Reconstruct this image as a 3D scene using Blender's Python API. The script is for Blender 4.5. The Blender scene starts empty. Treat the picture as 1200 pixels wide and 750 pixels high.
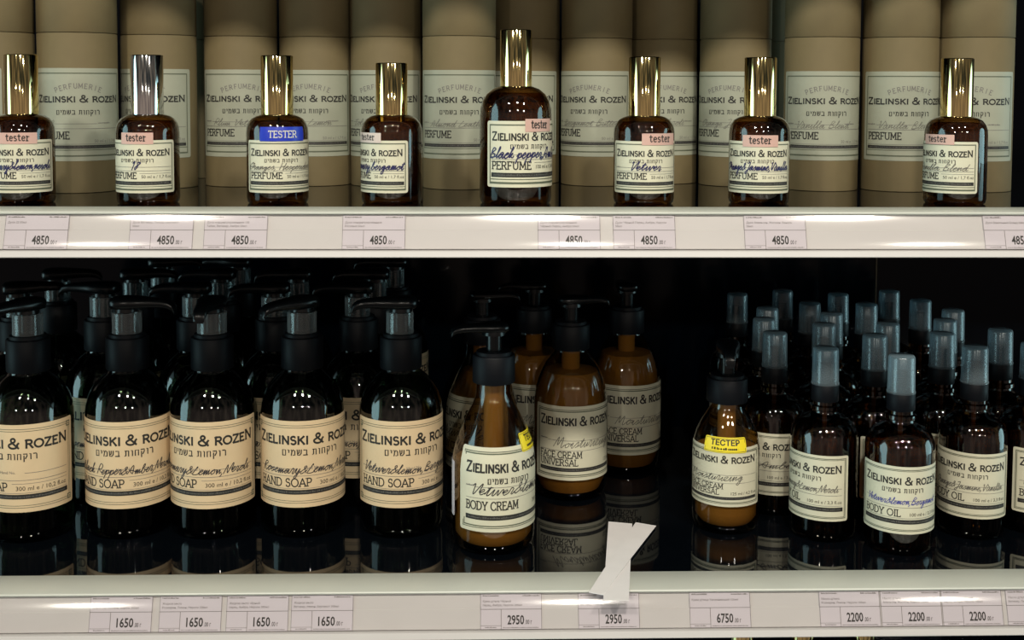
import bpy, math, random
from mathutils import Vector, Matrix

scene = bpy.context.scene
C = scene.collection
MM = 0.001
ZU, ZL, ZT, ZTOP = 1.240, 1.001, 0.762, 1.520      # top faces of the four shelves (metres)

# ------------------------------------------------------------------ camera
def make_camera():
    pitch, yaw, roll = math.radians(3.5), math.radians(1.4632), math.radians(0.1969)
    f = Vector((math.sin(yaw)*math.cos(pitch), math.cos(yaw)*math.cos(pitch), -math.sin(pitch)))
    r = Vector((math.cos(yaw), -math.sin(yaw), 0.0))
    u = r.cross(f)
    r2 = r*math.cos(roll) + u*math.sin(roll)
    u2 = -r*math.sin(roll) + u*math.cos(roll)
    cd = bpy.data.cameras.new('camera'); cam = bpy.data.objects.new('camera', cd); C.objects.link(cam)
    m = Matrix((r2, u2, -f)).transposed().to_4x4()
    m.translation = Vector((0, -0.770, ZU + 0.079))
    cam.matrix_world = m
    cd.sensor_width = 36.0
    cd.lens = 1417.9/1200*36.0
    cd.shift_y = -(375 - 184.84)/1200
    cd.clip_start = 0.01
    scene.camera = cam
make_camera()

# ------------------------------------------------------------------ light, world, exposure
vs = scene.view_settings
scene.display_settings.display_device = 'sRGB'
vs.view_transform = 'Standard'; vs.look = 'None'; vs.gamma = 1.0; vs.use_curve_mapping = False
vs.exposure = 0.0
scene.cycles.max_bounces = 10
scene.cycles.transparent_max_bounces = 40
scene.cycles.glossy_bounces = 5
scene.cycles.use_denoising = True
scene.cycles.caustics_reflective = False
scene.cycles.caustics_refractive = False

SPOT_POWER = 5.0
def make_spot(name, x, y, z, power, size=0.10, col=(1.0, 0.925, 0.80), tgt=(0, 0.05, 1.2)):
    ld = bpy.data.lights.new(name, 'AREA'); ld.shape = 'DISK'; ld.size = size; ld.energy = power; ld.color = col
    ld.spread = math.radians(120)
    o = bpy.data.objects.new(name, ld); C.objects.link(o)
    o.location = (x, y, z)
    o.rotation_euler = (Vector(tgt) - Vector((x, y, z))).to_track_quat('-Z', 'Y').to_euler()
    return o
for i, (lx, ly, lz, pw) in enumerate([(-0.62, -1.25, 2.36, .95), (0.10, -1.25, 2.36, 1.1), (0.72, -1.25, 2.36, .9),
                                      (-1.42, -3.7, 2.36, 1.05), (0.36, -3.7, 2.36, 1.3), (1.7, -3.7, 2.36, 1.05)]):
    make_spot('ceiling_spotlight', lx, ly, lz, SPOT_POWER*pw, tgt=(lx*0.5, 0.05, 1.15))

def make_world():
    w = bpy.data.worlds.new('World'); scene.world = w; w.use_nodes = True
    nt = w.node_tree; N = nt.nodes; L = nt.links
    for n in list(N): N.remove(n)
    out = N.new('ShaderNodeOutputWorld'); bg = N.new('ShaderNodeBackground')
    tc = N.new('ShaderNodeTexCoord'); sep = N.new('ShaderNodeSeparateXYZ')
    L.new(tc.outputs['Generated'], sep.inputs[0])
    # shop interior seen from the shelf: dim warm aisle opposite, bright openings far left and far right
    mp = N.new('ShaderNodeMapping'); mp.inputs['Scale'].default_value = (3.2, 3.2, 1.2)
    noi = N.new('ShaderNodeTexNoise'); noi.inputs['Scale'].default_value = 1.6; noi.inputs['Detail'].default_value = 3
    L.new(tc.outputs['Generated'], mp.inputs[0]); L.new(mp.outputs[0], noi.inputs[0])
    cr = N.new('ShaderNodeValToRGB')
    cr.color_ramp.elements[0].position = .42; cr.color_ramp.elements[0].color = (.020, .024, .026, 1)
    cr.color_ramp.elements[1].position = .66; cr.color_ramp.elements[1].color = (.22, .18, .14, 1)
    L.new(noi.outputs[0], cr.inputs[0])
    def band(lo, hi, src):
        m = N.new('ShaderNodeMapRange'); m.interpolation_type = 'SMOOTHSTEP'
        m.inputs['From Min'].default_value = lo; m.inputs['From Max'].default_value = hi
        L.new(src, m.inputs['Value']); return m.outputs[0]
    def mul(a, b):
        m = N.new('ShaderNodeMath'); m.operation = 'MULTIPLY'; L.new(a, m.inputs[0]); L.new(b, m.inputs[1]); return m.outputs[0]
    az = N.new('ShaderNodeMath'); az.operation = 'ABSOLUTE'; L.new(sep.outputs[2], az.inputs[0])
    low = band(.62, .42, az.outputs[0])
    lft = mul(mul(band(-.85, -.88, sep.outputs[0]), band(-.03, -.1, sep.outputs[1])), low)
    rgt = mul(mul(band(.94, .96, sep.outputs[0]), band(.25, .15, sep.outputs[1])), low)
    sm = N.new('ShaderNodeMath'); sm.operation = 'MAXIMUM'; L.new(lft, sm.inputs[0]); L.new(rgt, sm.inputs[1])
    mix = N.new('ShaderNodeMix'); mix.data_type = 'RGBA'
    opp = mul(band(.34, .12, az.outputs[0]), band(.1, -.5, sep.outputs[1]))
    mo = N.new('ShaderNodeMix'); mo.data_type = 'RGBA'; mo.blend_type = 'ADD'
    L.new(opp, mo.inputs[0]); L.new(cr.outputs[0], mo.inputs[6]); mo.inputs[7].default_value = (.17, .125, .105, 1)
    L.new(sm.outputs[0], mix.inputs[0]); L.new(mo.outputs[2], mix.inputs[6])
    mix.inputs[7].default_value = (2.4, 3.9, 4.1, 1)
    L.new(mix.outputs[2], bg.inputs[0]); bg.inputs[1].default_value = 1.0
    L.new(bg.outputs[0], out.inputs[0])
make_world()

# ------------------------------------------------------------------ materials
def new_mat(name):
    m = bpy.data.materials.new(name); m.use_nodes = True
    return m, m.node_tree.nodes, m.node_tree.links
def pbr(name, col, rough=.5, metal=0.0, coat=0.0, ior=1.5, noise=None, nscale=60.0, bump=0.0, spec=.5):
    m, N, L = new_mat(name); b = N['Principled BSDF']
    b.inputs['Base Color'].default_value = (*col, 1); b.inputs['Roughness'].default_value = rough
    b.inputs['Metallic'].default_value = metal; b.inputs['IOR'].default_value = ior
    b.inputs['Specular IOR Level'].default_value = spec
    b.inputs['Coat Weight'].default_value = coat; b.inputs['Coat Roughness'].default_value = .05
    if noise or bump:
        tc = N.new('ShaderNodeTexCoord'); n = N.new('ShaderNodeTexNoise')
        n.inputs['Scale'].default_value = nscale; n.inputs['Detail'].default_value = 4
        L.new(tc.outputs['Object'], n.inputs['Vector'])
        if noise:
            r = N.new('ShaderNodeValToRGB'); r.color_ramp.elements[0].color = (*[c*(1-noise) for c in col], 1)
            r.color_ramp.elements[1].color = (*[min(1, c*(1+noise)) for c in col], 1)
            r.color_ramp.elements[0].position = .3; r.color_ramp.elements[1].position = .7
            L.new(n.outputs[0], r.inputs[0]); L.new(r.outputs[0], b.inputs['Base Color'])
        if bump:
            bp = N.new('ShaderNodeBump'); bp.inputs['Strength'].default_value = bump; bp.inputs['Distance'].default_value = .0003
            L.new(n.outputs[0], bp.inputs['Height']); L.new(bp.outputs[0], b.inputs['Normal'])
    return m
def thin_glass(name, tint, edge, rough=.02, spec=1.0, diffuse=None, dmin=0.0, dmax=0.0):
    """wall of tinted glass or clear plastic: more absorption through the long path at the rim, Schlick reflection"""
    m, N, L = new_mat(name)
    N.remove(N['Principled BSDF']); out = N['Material Output']
    lw = N.new('ShaderNodeLayerWeight'); lw.inputs[0].default_value = .5
    mx = N.new('ShaderNodeMix'); mx.data_type = 'RGBA'
    p3 = N.new('ShaderNodeMath'); p3.operation = 'POWER'; p3.inputs[1].default_value = 2.5
    L.new(lw.outputs['Facing'], p3.inputs[0]); L.new(p3.outputs[0], mx.inputs[0])
    mx.inputs[6].default_value = (*tint, 1); mx.inputs[7].default_value = (*edge, 1)
    tr = N.new('ShaderNodeBsdfTransparent'); L.new(mx.outputs[2], tr.inputs[0])
    body = tr.outputs[0]
    if diffuse:
        df = N.new('ShaderNodeBsdfDiffuse'); df.inputs[0].default_value = (*diffuse, 1)
        tl = N.new('ShaderNodeBsdfTranslucent'); tl.inputs[0].default_value = (*diffuse, 1)
        a = N.new('ShaderNodeMixShader'); a.inputs[0].default_value = .5
        L.new(df.outputs[0], a.inputs[1]); L.new(tl.outputs[0], a.inputs[2])
        mr = N.new('ShaderNodeMapRange'); mr.inputs['To Min'].default_value = dmin; mr.inputs['To Max'].default_value = dmax
        L.new(p3.outputs[0], mr.inputs['Value'])
        b = N.new('ShaderNodeMixShader'); L.new(mr.outputs[0], b.inputs[0]); L.new(body, b.inputs[1]); L.new(a.outputs[0], b.inputs[2])
        body = b.outputs[0]
    p5 = N.new('ShaderNodeMath'); p5.operation = 'POWER'; p5.inputs[1].default_value = 5
    L.new(lw.outputs['Facing'], p5.inputs[0])
    ma = N.new('ShaderNodeMath'); ma.operation = 'MULTIPLY_ADD'; ma.inputs[1].default_value = .96*spec; ma.inputs[2].default_value = .04*spec
    L.new(p5.outputs[0], ma.inputs[0])
    gl = N.new('ShaderNodeBsdfGlossy'); gl.inputs['Roughness'].default_value = rough
    ms = N.new('ShaderNodeMixShader'); L.new(ma.outputs[0], ms.inputs[0]); L.new(body, ms.inputs[1]); L.new(gl.outputs[0], ms.inputs[2])
    L.new(ms.outputs[0], out.inputs[0])
    return m

M = {}
M['kraft'] = pbr('kraft_card', (.142, .110, .050), .75, noise=.10, nscale=40, bump=.15)
M['seam'] = pbr('tube_seam', (.05, .04, .022), .9)
M['paper'] = pbr('label_paper', (.60, .585, .445), .6, noise=.03, nscale=90)
M['tube_paper'] = pbr('tube_label_paper', (.335, .352, .272), .6, noise=.03, nscale=90)
M['soap_paper'] = pbr('soap_label_paper', (.64, .50, .31), .6, noise=.04, nscale=60)
M['ink'] = pbr('printed_black', (.016, .015, .013), .6)
M['frame_ink'] = pbr('printed_grey_green', (.10, .115, .075), .6)
M['grey_ink'] = pbr('printed_grey', (.16, .15, .14), .6)
M['blue_pen'] = pbr('blue_black_pen', (.012, .013, .075), .45)
M['blue_pen_light'] = pbr('blue_pen', (.05, .06, .30), .45)
M['dark_pen'] = pbr('black_pen', (.025, .024, .03), .45)
M['pencil'] = pbr('soft_pencil', (.12, .115, .10), .6)
M['white_print'] = pbr('white_print', (.62, .62, .55), .6)
M['bar_print'] = pbr('bar_print', (.10, .10, .09), .6)
M['pink_sticker'] = pbr('pink_sticker', (.56, .36, .305), .55)
M['pale_sticker'] = pbr('pale_sticker', (.58, .49, .44), .55)
M['blue_sticker'] = pbr('blue_sticker', (.012, .035, .42), .35)
M['yellow_sticker'] = pbr('yellow_sticker', (.80, .66, .02), .4)
M['gold'] = pbr('polished_gold', (.80, .64, .29), .055, metal=1.0)
M['silver'] = pbr('polished_silver', (.74, .74, .73), .055, metal=1.0)
M['amber'] = thin_glass('amber_glass', (.46, .30, .14), (.05, .025, .010), spec=1.7)
M['perfume'] = thin_glass('perfume_liquid', (.62, .45, .22), (.30, .19, .08), spec=.1)
M['green_glass'] = thin_glass('dark_green_glass', (.22, .28, .20), (.01, .014, .012), spec=1.8)
M['soap_liquid'] = thin_glass('clear_soap', (.62, .68, .60), (.10, .13, .11), spec=1.2)
M['oil_liquid'] = thin_glass('body_oil', (.72, .60, .42), (.12, .08, .04), spec=1.2)
M['cream_glass'] = thin_glass('cream_bottle_glass', (.58, .42, .19), (.07, .035, .012), spec=1.7)
M['oil_glass'] = thin_glass('dark_amber_glass', (.36, .21, .10), (.012, .008, .006), spec=1.8)
M['cream'] = pbr('brown_cream', (.40, .32, .23), .5)
M['tube_plastic'] = pbr('dip_tube_plastic', (.10, .07, .035), .4)
M['black_plastic'] = pbr('black_plastic', (.003, .004, .005), .25, spec=.3)
M['matte_black'] = pbr('matte_black_plastic', (.003, .004, .006), .5, spec=.14)
M['clear_clip'] = thin_glass('clear_clip_plastic', (.80, .84, .84), (.55, .6, .6), rough=.12, diffuse=(.62, .68, .70), dmin=.07, dmax=.9)
M['frosted'] = thin_glass('frosted_cap_plastic', (.80, .85, .87), (.5, .56, .6), rough=.2, diffuse=(.54, .70, .78), dmin=.15, dmax=.72)
M['cover'] = thin_glass('clear_rail_plastic', (.96, .95, .95), (.85, .85, .85), rough=.09, spec=1.3)
M['rail_white'] = pbr('white_rail', (.53, .512, .50), .42, noise=.02, nscale=30)
M['edge_white'] = pbr('white_shelf_edge', (.54, .56, .505), .38, noise=.02, nscale=25)
M['tag'] = pbr('tag_paper', (.57, .53, .57), .6, noise=.02, nscale=40)
M['black_glass'] = pbr('black_shelf_glass', (.0015, .0025, .004), .035, ior=1.5)
M['back_panel'] = pbr('black_back_panel', (.0012, .003, .006), .12, ior=1.22)
M['brass_seam'] = pbr('panel_seam', (.12, .09, .05), .4)
M['floor'] = pbr('floor_tile', (.12, .10, .085), .4, noise=.1, nscale=4)
M['blotter'] = pbr('white_blotter_paper', (.78, .76, .76), .7, noise=.02, nscale=80)

# ------------------------------------------------------------------ object helpers
def mesh_obj(name, verts, faces, mats, parent=None, fm=None, sharp=40, loc=None, scale=MM):
    me = bpy.data.meshes.new(name)
    me.from_pydata([(v[0]*scale, v[1]*scale, v[2]*scale) for v in verts], [], faces)
    if not isinstance(mats, (list, tuple)): mats = [mats]
    for m in mats: me.materials.append(m)
    if fm: me.polygons.foreach_set('material_index', fm)
    me.polygons.foreach_set('use_smooth', [True]*len(me.polygons))
    me.update()
    if sharp is not None: me.set_sharp_from_angle(angle=math.radians(sharp))
    o = bpy.data.objects.new(name, me); C.objects.link(o)
    if parent: o.parent = parent
    if loc: o.location = loc
    return o
def thing(name, label, cat, loc, group=None):
    o = bpy.data.objects.new(name, None); C.objects.link(o); o.location = loc; o.empty_display_size = .02
    o['label'] = label; o['category'] = cat
    if group: o['group'] = group
    return o
def tag_thing(o, label, cat, group=None):
    o['label'] = label; o['category'] = cat
    if group: o['group'] = group
    return o
def structure(o):
    o['kind'] = 'structure'; return o
def dup(root, loc, label, turns=None):
    """a copy of a thing with copies of its parts and sub-parts; turns = {part kind: extra turn about the upright axis}"""
    r = root.copy(); C.objects.link(r); r.location = loc; r['label'] = label
    for ch in list(root.children):
        c = ch.copy(); C.objects.link(c); c.parent = r
        k = ch.name.split('.')[0]
        if turns and k in turns: c.rotation_euler = (0, 0, turns[k])
        for g in ch.children:
            d = g.copy(); C.objects.link(d); d.parent = c
    return r
def lathe_data(prof, seg=48):
    vs_, fs = [], []; rings = []
    for r, z in prof:
        if r <= 1e-6:
            rings.append([len(vs_)]); vs_.append((0, 0, z))
        else:
            rings.append(list(range(len(vs_), len(vs_)+seg)))
            for i in range(seg):
                a = 2*math.pi*i/seg; vs_.append((r*math.cos(a), r*math.sin(a), z))
    for A, B in zip(rings, rings[1:]):
        if len(A) == 1 and len(B) == 1: continue
        for i in range(seg):
            j = (i+1) % seg
            if len(A) == 1: fs.append((A[0], B[j], B[i]))
            elif len(B) == 1: fs.append((A[i], A[j], B[0]))
            else: fs.append((A[i], A[j], B[j], B[i]))
    return vs_, fs
def lathe(name, prof, mat, parent, seg=48, sharp=40):
    v, f = lathe_data(prof, seg); return mesh_obj(name, v, f, mat, parent, sharp=sharp)
def box_data(x0, x1, y0, y1, z0, z1):
    v = [(x0,y0,z0),(x1,y0,z0),(x1,y1,z0),(x0,y1,z0),(x0,y0,z1),(x1,y0,z1),(x1,y1,z1),(x0,y1,z1)]
    f = [(3,2,1,0),(4,5,6,7),(0,1,5,4),(1,2,6,5),(2,3,7,6),(3,0,4,7)]
    return v, f
def extrude_x(name, prof, x0, x1, mat, parent, sharp=30):
    n = len(prof); v = [(x0, y, z) for y, z in prof] + [(x1, y, z) for y, z in prof]
    f = [(i, (i+1) % n, n+(i+1) % n, n+i) for i in range(n)] + [tuple(range(n-1, -1, -1)), tuple(range(n, 2*n))]
    return mesh_obj(name, v, f, mat, parent, sharp=sharp)
def radius_of(prof):
    pr = [(z, r) for r, z in prof if r > 5]
    def f(z):
        for (z0, r0), (z1, r1) in zip(pr, pr[1:]):
            if z0 <= z <= z1 and z1 > z0: return r0 + (r1-r0)*(z-z0)/(z1-z0)
        return pr[-1][1]
    return f

# ------------------------------------------------------------------ lettering: slab capitals drawn as strokes
def arc(cx, cy, rx, ry, a0, a1, n=9):
    return [(cx+rx*math.cos(math.radians(a0+(a1-a0)*i/n)), cy+ry*math.sin(math.radians(a0+(a1-a0)*i/n))) for i in range(n+1)]
G = {
 'A': (.86, [[(.03,0),(.43,1)],[(.43,1),(.83,0)],[(.17,.34),(.69,.34)]], [(.05,0,'h'),(.81,0,'h')]),
 'B': (.72, [[(.12,0),(.12,1)],[(.12,1),(.4,1)]+arc(.4,.77,.22,.23,90,-90)+[(.12,.54)],[(.12,.54),(.42,.54)]+arc(.42,.27,.24,.27,90,-90)+[(.12,0)]], [(.08,0,'h'),(.08,1,'h')]),
 'C': (.84, [arc(.46,.5,.42,.5,48,312,14)], [(.75,.82,'v'),(.75,.18,'v')]),
 'D': (.84, [[(.12,0),(.12,1)],[(.12,1),(.38,1)]+arc(.38,.5,.4,.5,90,-90,10)+[(.12,0)]], [(.08,0,'h'),(.08,1,'h')]),
 'E': (.68, [[(.12,0),(.12,1)],[(.12,1),(.6,1)],[(.12,.52),(.48,.52)],[(.12,0),(.62,0)]], [(.08,0,'h'),(.08,1,'h'),(.6,.93,'v'),(.62,.07,'v')]),
 'F': (.66, [[(.12,0),(.12,1)],[(.12,1),(.6,1)],[(.12,.5),(.48,.5)]], [(.12,0,'h'),(.08,1,'h'),(.6,.93,'v')]),
 'H': (.84, [[(.14,0),(.14,1)],[(.7,0),(.7,1)],[(.14,.52),(.7,.52)]], [(.14,0,'h'),(.14,1,'h'),(.7,0,'h'),(.7,1,'h')]),
 'I': (.34, [[(.17,0),(.17,1)]], [(.17,0,'h'),(.17,1,'h')]),
 'K': (.82, [[(.14,0),(.14,1)],[(.7,1),(.16,.42)],[(.34,.6),(.74,0)]], [(.14,0,'h'),(.14,1,'h'),(.68,1,'h'),(.72,0,'h')]),
 'L': (.66, [[(.12,0),(.12,1)],[(.12,0),(.6,0)]], [(.12,1,'h'),(.08,0,'h'),(.6,.08,'v')]),
 'M': (1.0, [[(.14,0),(.16,1)],[(.16,1),(.5,.22)],[(.5,.22),(.84,1)],[(.84,1),(.86,0)]], [(.14,0,'h'),(.12,1,'h'),(.86,0,'h'),(.88,1,'h')]),
 'N': (.9, [[(.14,0),(.14,1)],[(.14,1),(.76,0)],[(.76,0),(.76,1)]], [(.14,0,'h'),(.12,1,'h'),(.76,1,'h')]),
 'O': (.98, [arc(.49,.5,.43,.5,0,360,20)], []),
 'P': (.68, [[(.12,0),(.12,1)],[(.12,1),(.4,1)]+arc(.4,.73,.23,.27,90,-90)+[(.12,.46)]], [(.12,0,'h'),(.08,1,'h')]),
 'R': (.80, [[(.12,0),(.12,1)],[(.12,1),(.42,1)]+arc(.42,.75,.23,.25,90,-90)+[(.12,.5)],[(.4,.5),(.72,0)]], [(.12,0,'h'),(.08,1,'h'),(.72,0,'h')]),
 'S': (.68, [arc(.34,.755,.24,.245,50,270,10)+arc(.34,.265,.26,.265,90,-130,10)], [(.52,.86,'v'),(.13,.12,'v')]),
 'T': (.78, [[(.39,0),(.39,1)],[(.06,1),(.72,1)]], [(.39,0,'h'),(.06,.93,'v'),(.72,.93,'v')]),
 'U': (.84, [[(.13,1),(.13,.35)]+arc(.42,.32,.29,.32,180,360)+[(.71,1)]], [(.13,1,'h'),(.71,1,'h')]),
 'V': (.84, [[(.05,1),(.42,0)],[(.42,0),(.79,1)]], [(.06,1,'h'),(.78,1,'h')]),
 'Y': (.82, [[(.05,1),(.41,.45)],[(.77,1),(.41,.45)],[(.41,.45),(.41,0)]], [(.08,1,'h'),(.74,1,'h'),(.41,0,'h')]),
 'Z': (.78, [[(.08,1),(.68,1)],[(.68,1),(.08,0)],[(.08,0),(.7,0)]], [(.08,.92,'v'),(.7,.08,'v')]),
 '&': (1.0, [[(.88,.52)]+arc(.42,.27,.36,.28,20,-200,12)+[(.56,.68)]+arc(.42,.8,.17,.2,-10,190,8)+[(.3,.64),(.86,0)]], []),
 't': (.5, [[(.2,.9),(.2,.12),(.3,0),(.45,.08)],[(.02,.66),(.44,.66)]], []),
 'e': (.6, [[(.06,.36),(.52,.36)]+arc(.3,.33,.24,.33,10,315,12)], []),
 's': (.52, [arc(.25,.51,.17,.16,40,270,8)+arc(.25,.17,.2,.17,90,-140,8)], []),
 'r': (.52, [[(.14,0),(.14,.66)],[(.14,.4),(.28,.63),(.46,.58)],[(0,0),(.3,0)],[(.02,.66),(.14,.66)]], []),
 ' ': (.36, [], []),
}
G.update({
 'ם': (.80, [[(.1,0),(.1,.96),(.66,.96),(.66,0),(.1,0)]], []), 'י': (.40, [[(.08,.95),(.28,.95),(.24,.5)]], []),
 'מ': (.84, [[(.06,1),(.2,.75),(.08,0)],[(.2,.72),(.42,.98),(.7,.8),(.72,.05),(.42,.05)]], []),
 'ש': (.90, [[(.06,1),(.16,.05),(.5,.05),(.76,.35),(.78,1)],[(.42,1),(.38,.45),(.14,.3)]], []),
 'ב': (.80, [[(.1,.95),(.6,.95),(.6,.05)],[(.05,.05),(.74,.05)]], []), 'ת': (.84, [[(.1,.95),(.68,.95),(.68,0)],[(.22,.95),(.22,.08),(.04,.06)]], []),
 'ו': (.40, [[(.08,.95),(.26,.95),(.26,0)]], []), 'ח': (.82, [[(.12,0),(.12,.95),(.66,.95),(.66,0)]], []),
 'ק': (.80, [[(.08,.95),(.66,.95),(.66,.6),(.4,.12)],[(.16,.62),(.16,-.4)]], []), 'ר': (.74, [[(.08,.95),(.5,.95),(.6,.82),(.6,0)]], [])})
def ribbon(pts, w, close_ends=True):
    """quads of width w along a polyline"""
    out = []; n = len(pts)
    if n < 2: return out
    nr = []
    for i in range(n):
        a = pts[max(0, i-1)]; b = pts[min(n-1, i+1)]
        dx, dy = b[0]-a[0], b[1]-a[1]; l = math.hypot(dx, dy) or 1
        nr.append((-dy/l*w/2, dx/l*w/2))
    for i in range(n-1):
        (x0, y0), (x1, y1) = pts[i], pts[i+1]
        dx, dy = x1-x0, y1-y0; l = math.hypot(dx, dy)
        if l < 1e-6: continue
        ex, ey = (dx/l*w*.3, dy/l*w*.3) if close_ends else (0, 0)
        sx, sy = (ex, ey) if i == 0 else (0, 0); tx, ty = (ex, ey) if i == n-2 else (0, 0)
        out.append([(x0-sx-nr[i][0], y0-sy-nr[i][1]), (x1+tx-nr[i+1][0], y1+ty-nr[i+1][1]),
                    (x1+tx+nr[i+1][0], y1+ty+nr[i+1][1]), (x0-sx+nr[i][0], y0-sy+nr[i][1])])
    return out
def slab(runs, h, weight, serif=.13, xs=1.0, track=.06, fit=None):
    """runs = [(text, relative size)]; returns (polys, width), left end of baseline at the origin"""
    total = sum((G[c][0]+track)*s for t, s in runs for c in t)*h
    if fit: xs = fit/total
    polys, x = [], 0.0
    for t, s in runs:
        for c in t:
            w, st, se = G[c]; k = h*s
            for line in st:
                polys += ribbon([(x+px*k*xs, py*k) for px, py in line], weight*h)
            for sx, sy, d in se:
                a = serif*k
                if a <= 0: continue
                cx, cy = x+sx*k*xs, sy*k; tw = weight*h*.75
                if d == 'h':
                    cy += tw*.1 if sy < .5 else -tw*.1
                    polys.append([(cx-a*xs*1.2, cy-tw/2), (cx+a*xs*1.2, cy-tw/2), (cx+a*xs*1.2, cy+tw/2), (cx-a*xs*1.2, cy+tw/2)])
                else: polys.append([(cx-tw/2, cy-a*.8), (cx+tw/2, cy-a*.8), (cx+tw/2, cy+a*.8), (cx-tw/2, cy+a*.8)])
            x += (w+track)*k*xs
    return polys, x

# joined handwriting, x-height 1
H = {
 'a': (1.1, [(.75,.8),(.45,1),(.1,.6),(.2,.05),(.5,.2),(.75,.9),(.72,.2),(.95,.05),(1.1,.4)]),
 'b': (.95, [(0,.3),(.45,1.5),(.4,2),(.2,1.7),(.2,.2),(.5,0),(.75,.5),(.55,.85),(.95,.6)]),
 'c': (.75, [(.6,.85),(.35,1),(.05,.5),(.3,0),(.75,.4)]),
 'd': (1.1, [(.7,.85),(.4,1),(.1,.5),(.3,0),(.65,.4),(.85,2),(.75,.3),(.95,0),(1.1,.35)]),
 'e': (.75, [(0,.4),(.5,.7),(.35,1),(.08,.55),(.3,0),(.75,.4)]),
 'g': (.95, [(.7,.85),(.4,1),(.1,.5),(.4,.1),(.7,.9),(.65,-.8),(.3,-.9),(.4,-.3),(.95,.4)]),
 'h': (.95, [(0,.3),(.45,1.7),(.3,2),(.2,0),(.5,.95),(.7,.8),(.7,.1),(.95,.35)]),
 'i': (.6, [(0,.3),(.25,1),(.25,.15),(.4,0),(.6,.4)]),
 'k': (.9, [(0,.3),(.4,1.8),(.25,2),(.2,0),(.6,.95),(.3,.5),(.75,0),(.9,.35)]),
 'l': (.6, [(0,.3),(.45,1.7),(.3,2),(.2,.3),(.35,0),(.6,.4)]),
 'm': (1.1, [(0,.5),(.15,1),(.15,0),(.45,1),(.5,0),(.8,1),(.85,.1),(1.1,.4)]),
 'n': (.85, [(0,.5),(.15,1),(.15,0),(.5,1),(.6,.1),(.85,.4)]),
 'o': (.9, [(.5,1),(.1,.6),(.3,0),(.65,.4),(.5,1),(.6,.85),(.9,.85)]),
 'p': (.9, [(0,.4),(.25,1),(.15,-1),(.3,.7),(.6,1),(.7,.4),(.35,.05),(.9,.4)]),
 'r': (.7, [(0,.4),(.15,1.1),(.45,.9),(.35,.2),(.5,0),(.7,.4)]),
 's': (.75, [(0,.3),(.4,1.05),(.5,.3),(.2,0),(.75,.4)]),
 't': (.65, [(0,.3),(.35,1.7),(.25,.3),(.4,0),(.65,.4)]),
 'u': (.85, [(0,.4),(.15,1),(.15,.2),(.35,0),(.6,.9),(.6,.15),(.85,.4)]),
 'v': (.8, [(0,.6),(.15,1),(.3,0),(.6,1),(.8,.9)]),
 'x': (.8, [(0,.9),(.2,1),(.5,0),(.8,.1)]),
 'y': (.9, [(0,.5),(.15,1),(.2,.2),(.4,.05),(.65,.95),(.55,-.8),(.25,-.9),(.4,-.3),(.9,.4)]),
 'z': (.75, [(0,.9),(.5,1),(.1,.1),(.75,.2)]),
 'V': (1.1, [(0,1.7),(.2,1.9),(.45,0),(.95,1.9),(1.1,1.8)]),
 'B': (1.3, [(.2,0),(.35,1.9),(.9,1.7),(.4,1.0),(1.0,.7),(.8,0),(.2,.1)]),
 'M': (1.7, [(0,.1),(.3,1.9),(.55,.4),(1.0,1.9),(1.2,.2),(1.4,0),(1.6,.4)]),
 'O': (1.3, [(.7,1.9),(.1,1.1),(.4,0),(1.0,.7),(.8,1.9),(1.1,1.6),(1.3,1.6)]),
 'J': (1.1, [(.3,1.8),(.9,1.9),(.6,-.5),(.1,-.6),(.5,.1),(1.0,.4)]),
 'L': (1.1, [(.6,1.6),(.5,1.9),(.3,1.0),(.1,.1),(.6,.0),(1.1,.2)]),
 'N': (1.3, [(.1,0),(.3,1.9),(.7,.1),(1.1,2.0),(1.3,1.8)]),
 'P': (1.1, [(.2,0),(.35,1.9),(.95,1.6),(.8,.9),(.35,.9)]),
 'R': (1.2, [(.2,0),(.35,1.9),(.95,1.6),(.4,1.0),(.9,.05),(1.2,.4)]),
 'H': (1.3, [(.2,1.9),(.2,0),(.2,.95),(1.0,1.0),(1.05,1.9),(.95,0),(1.2,.3)]),
 'A': (1.3, [(0,0),(.6,1.9),(.95,0),(.3,.8),(1.2,.5)]),
 'T': (1.1, [(0,1.7),(1.1,1.95),(.6,1.85),(.45,.9),(.4,0)]),
 '&': (1.1, [(1.0,.2),(.4,1.5),(.6,1.8),(.7,1.4),(.1,.5),(.3,0),(1.0,.8)]),
 ',': (.4, [(.2,.15),(.2,-.1),(.05,-.4)]),
 '1': (.6, [(.1,1.3),(.35,1.8),(.3,0)]),
 '2': (1.1, [(.1,1.4),(.5,1.8),(.7,1.2),(.1,.1),(.5,.15),(1.0,0)]),
 '8': (1.2, [(.8,1.7),(.3,1.7),(.6,.9),(.3,.1),(.2,.7),(.9,1.6),(.6,1.9)]),
}
def smooth(pts, n=5):
    out = []
    for i in range(len(pts)-1):
        p0 = pts[max(0, i-1)]; p1 = pts[i]; p2 = pts[i+1]; p3 = pts[min(len(pts)-1, i+2)]
        for k in range(n):
            t = k/n
            out.append(tuple(.5*((2*p1[d])+(-p0[d]+p2[d])*t+(2*p0[d]-5*p1[d]+4*p2[d]-p3[d])*t*t+(-p0[d]+3*p1[d]-3*p2[d]+p3[d])*t**3) for d in (0, 1)))
    out.append(pts[-1]); return out
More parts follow.
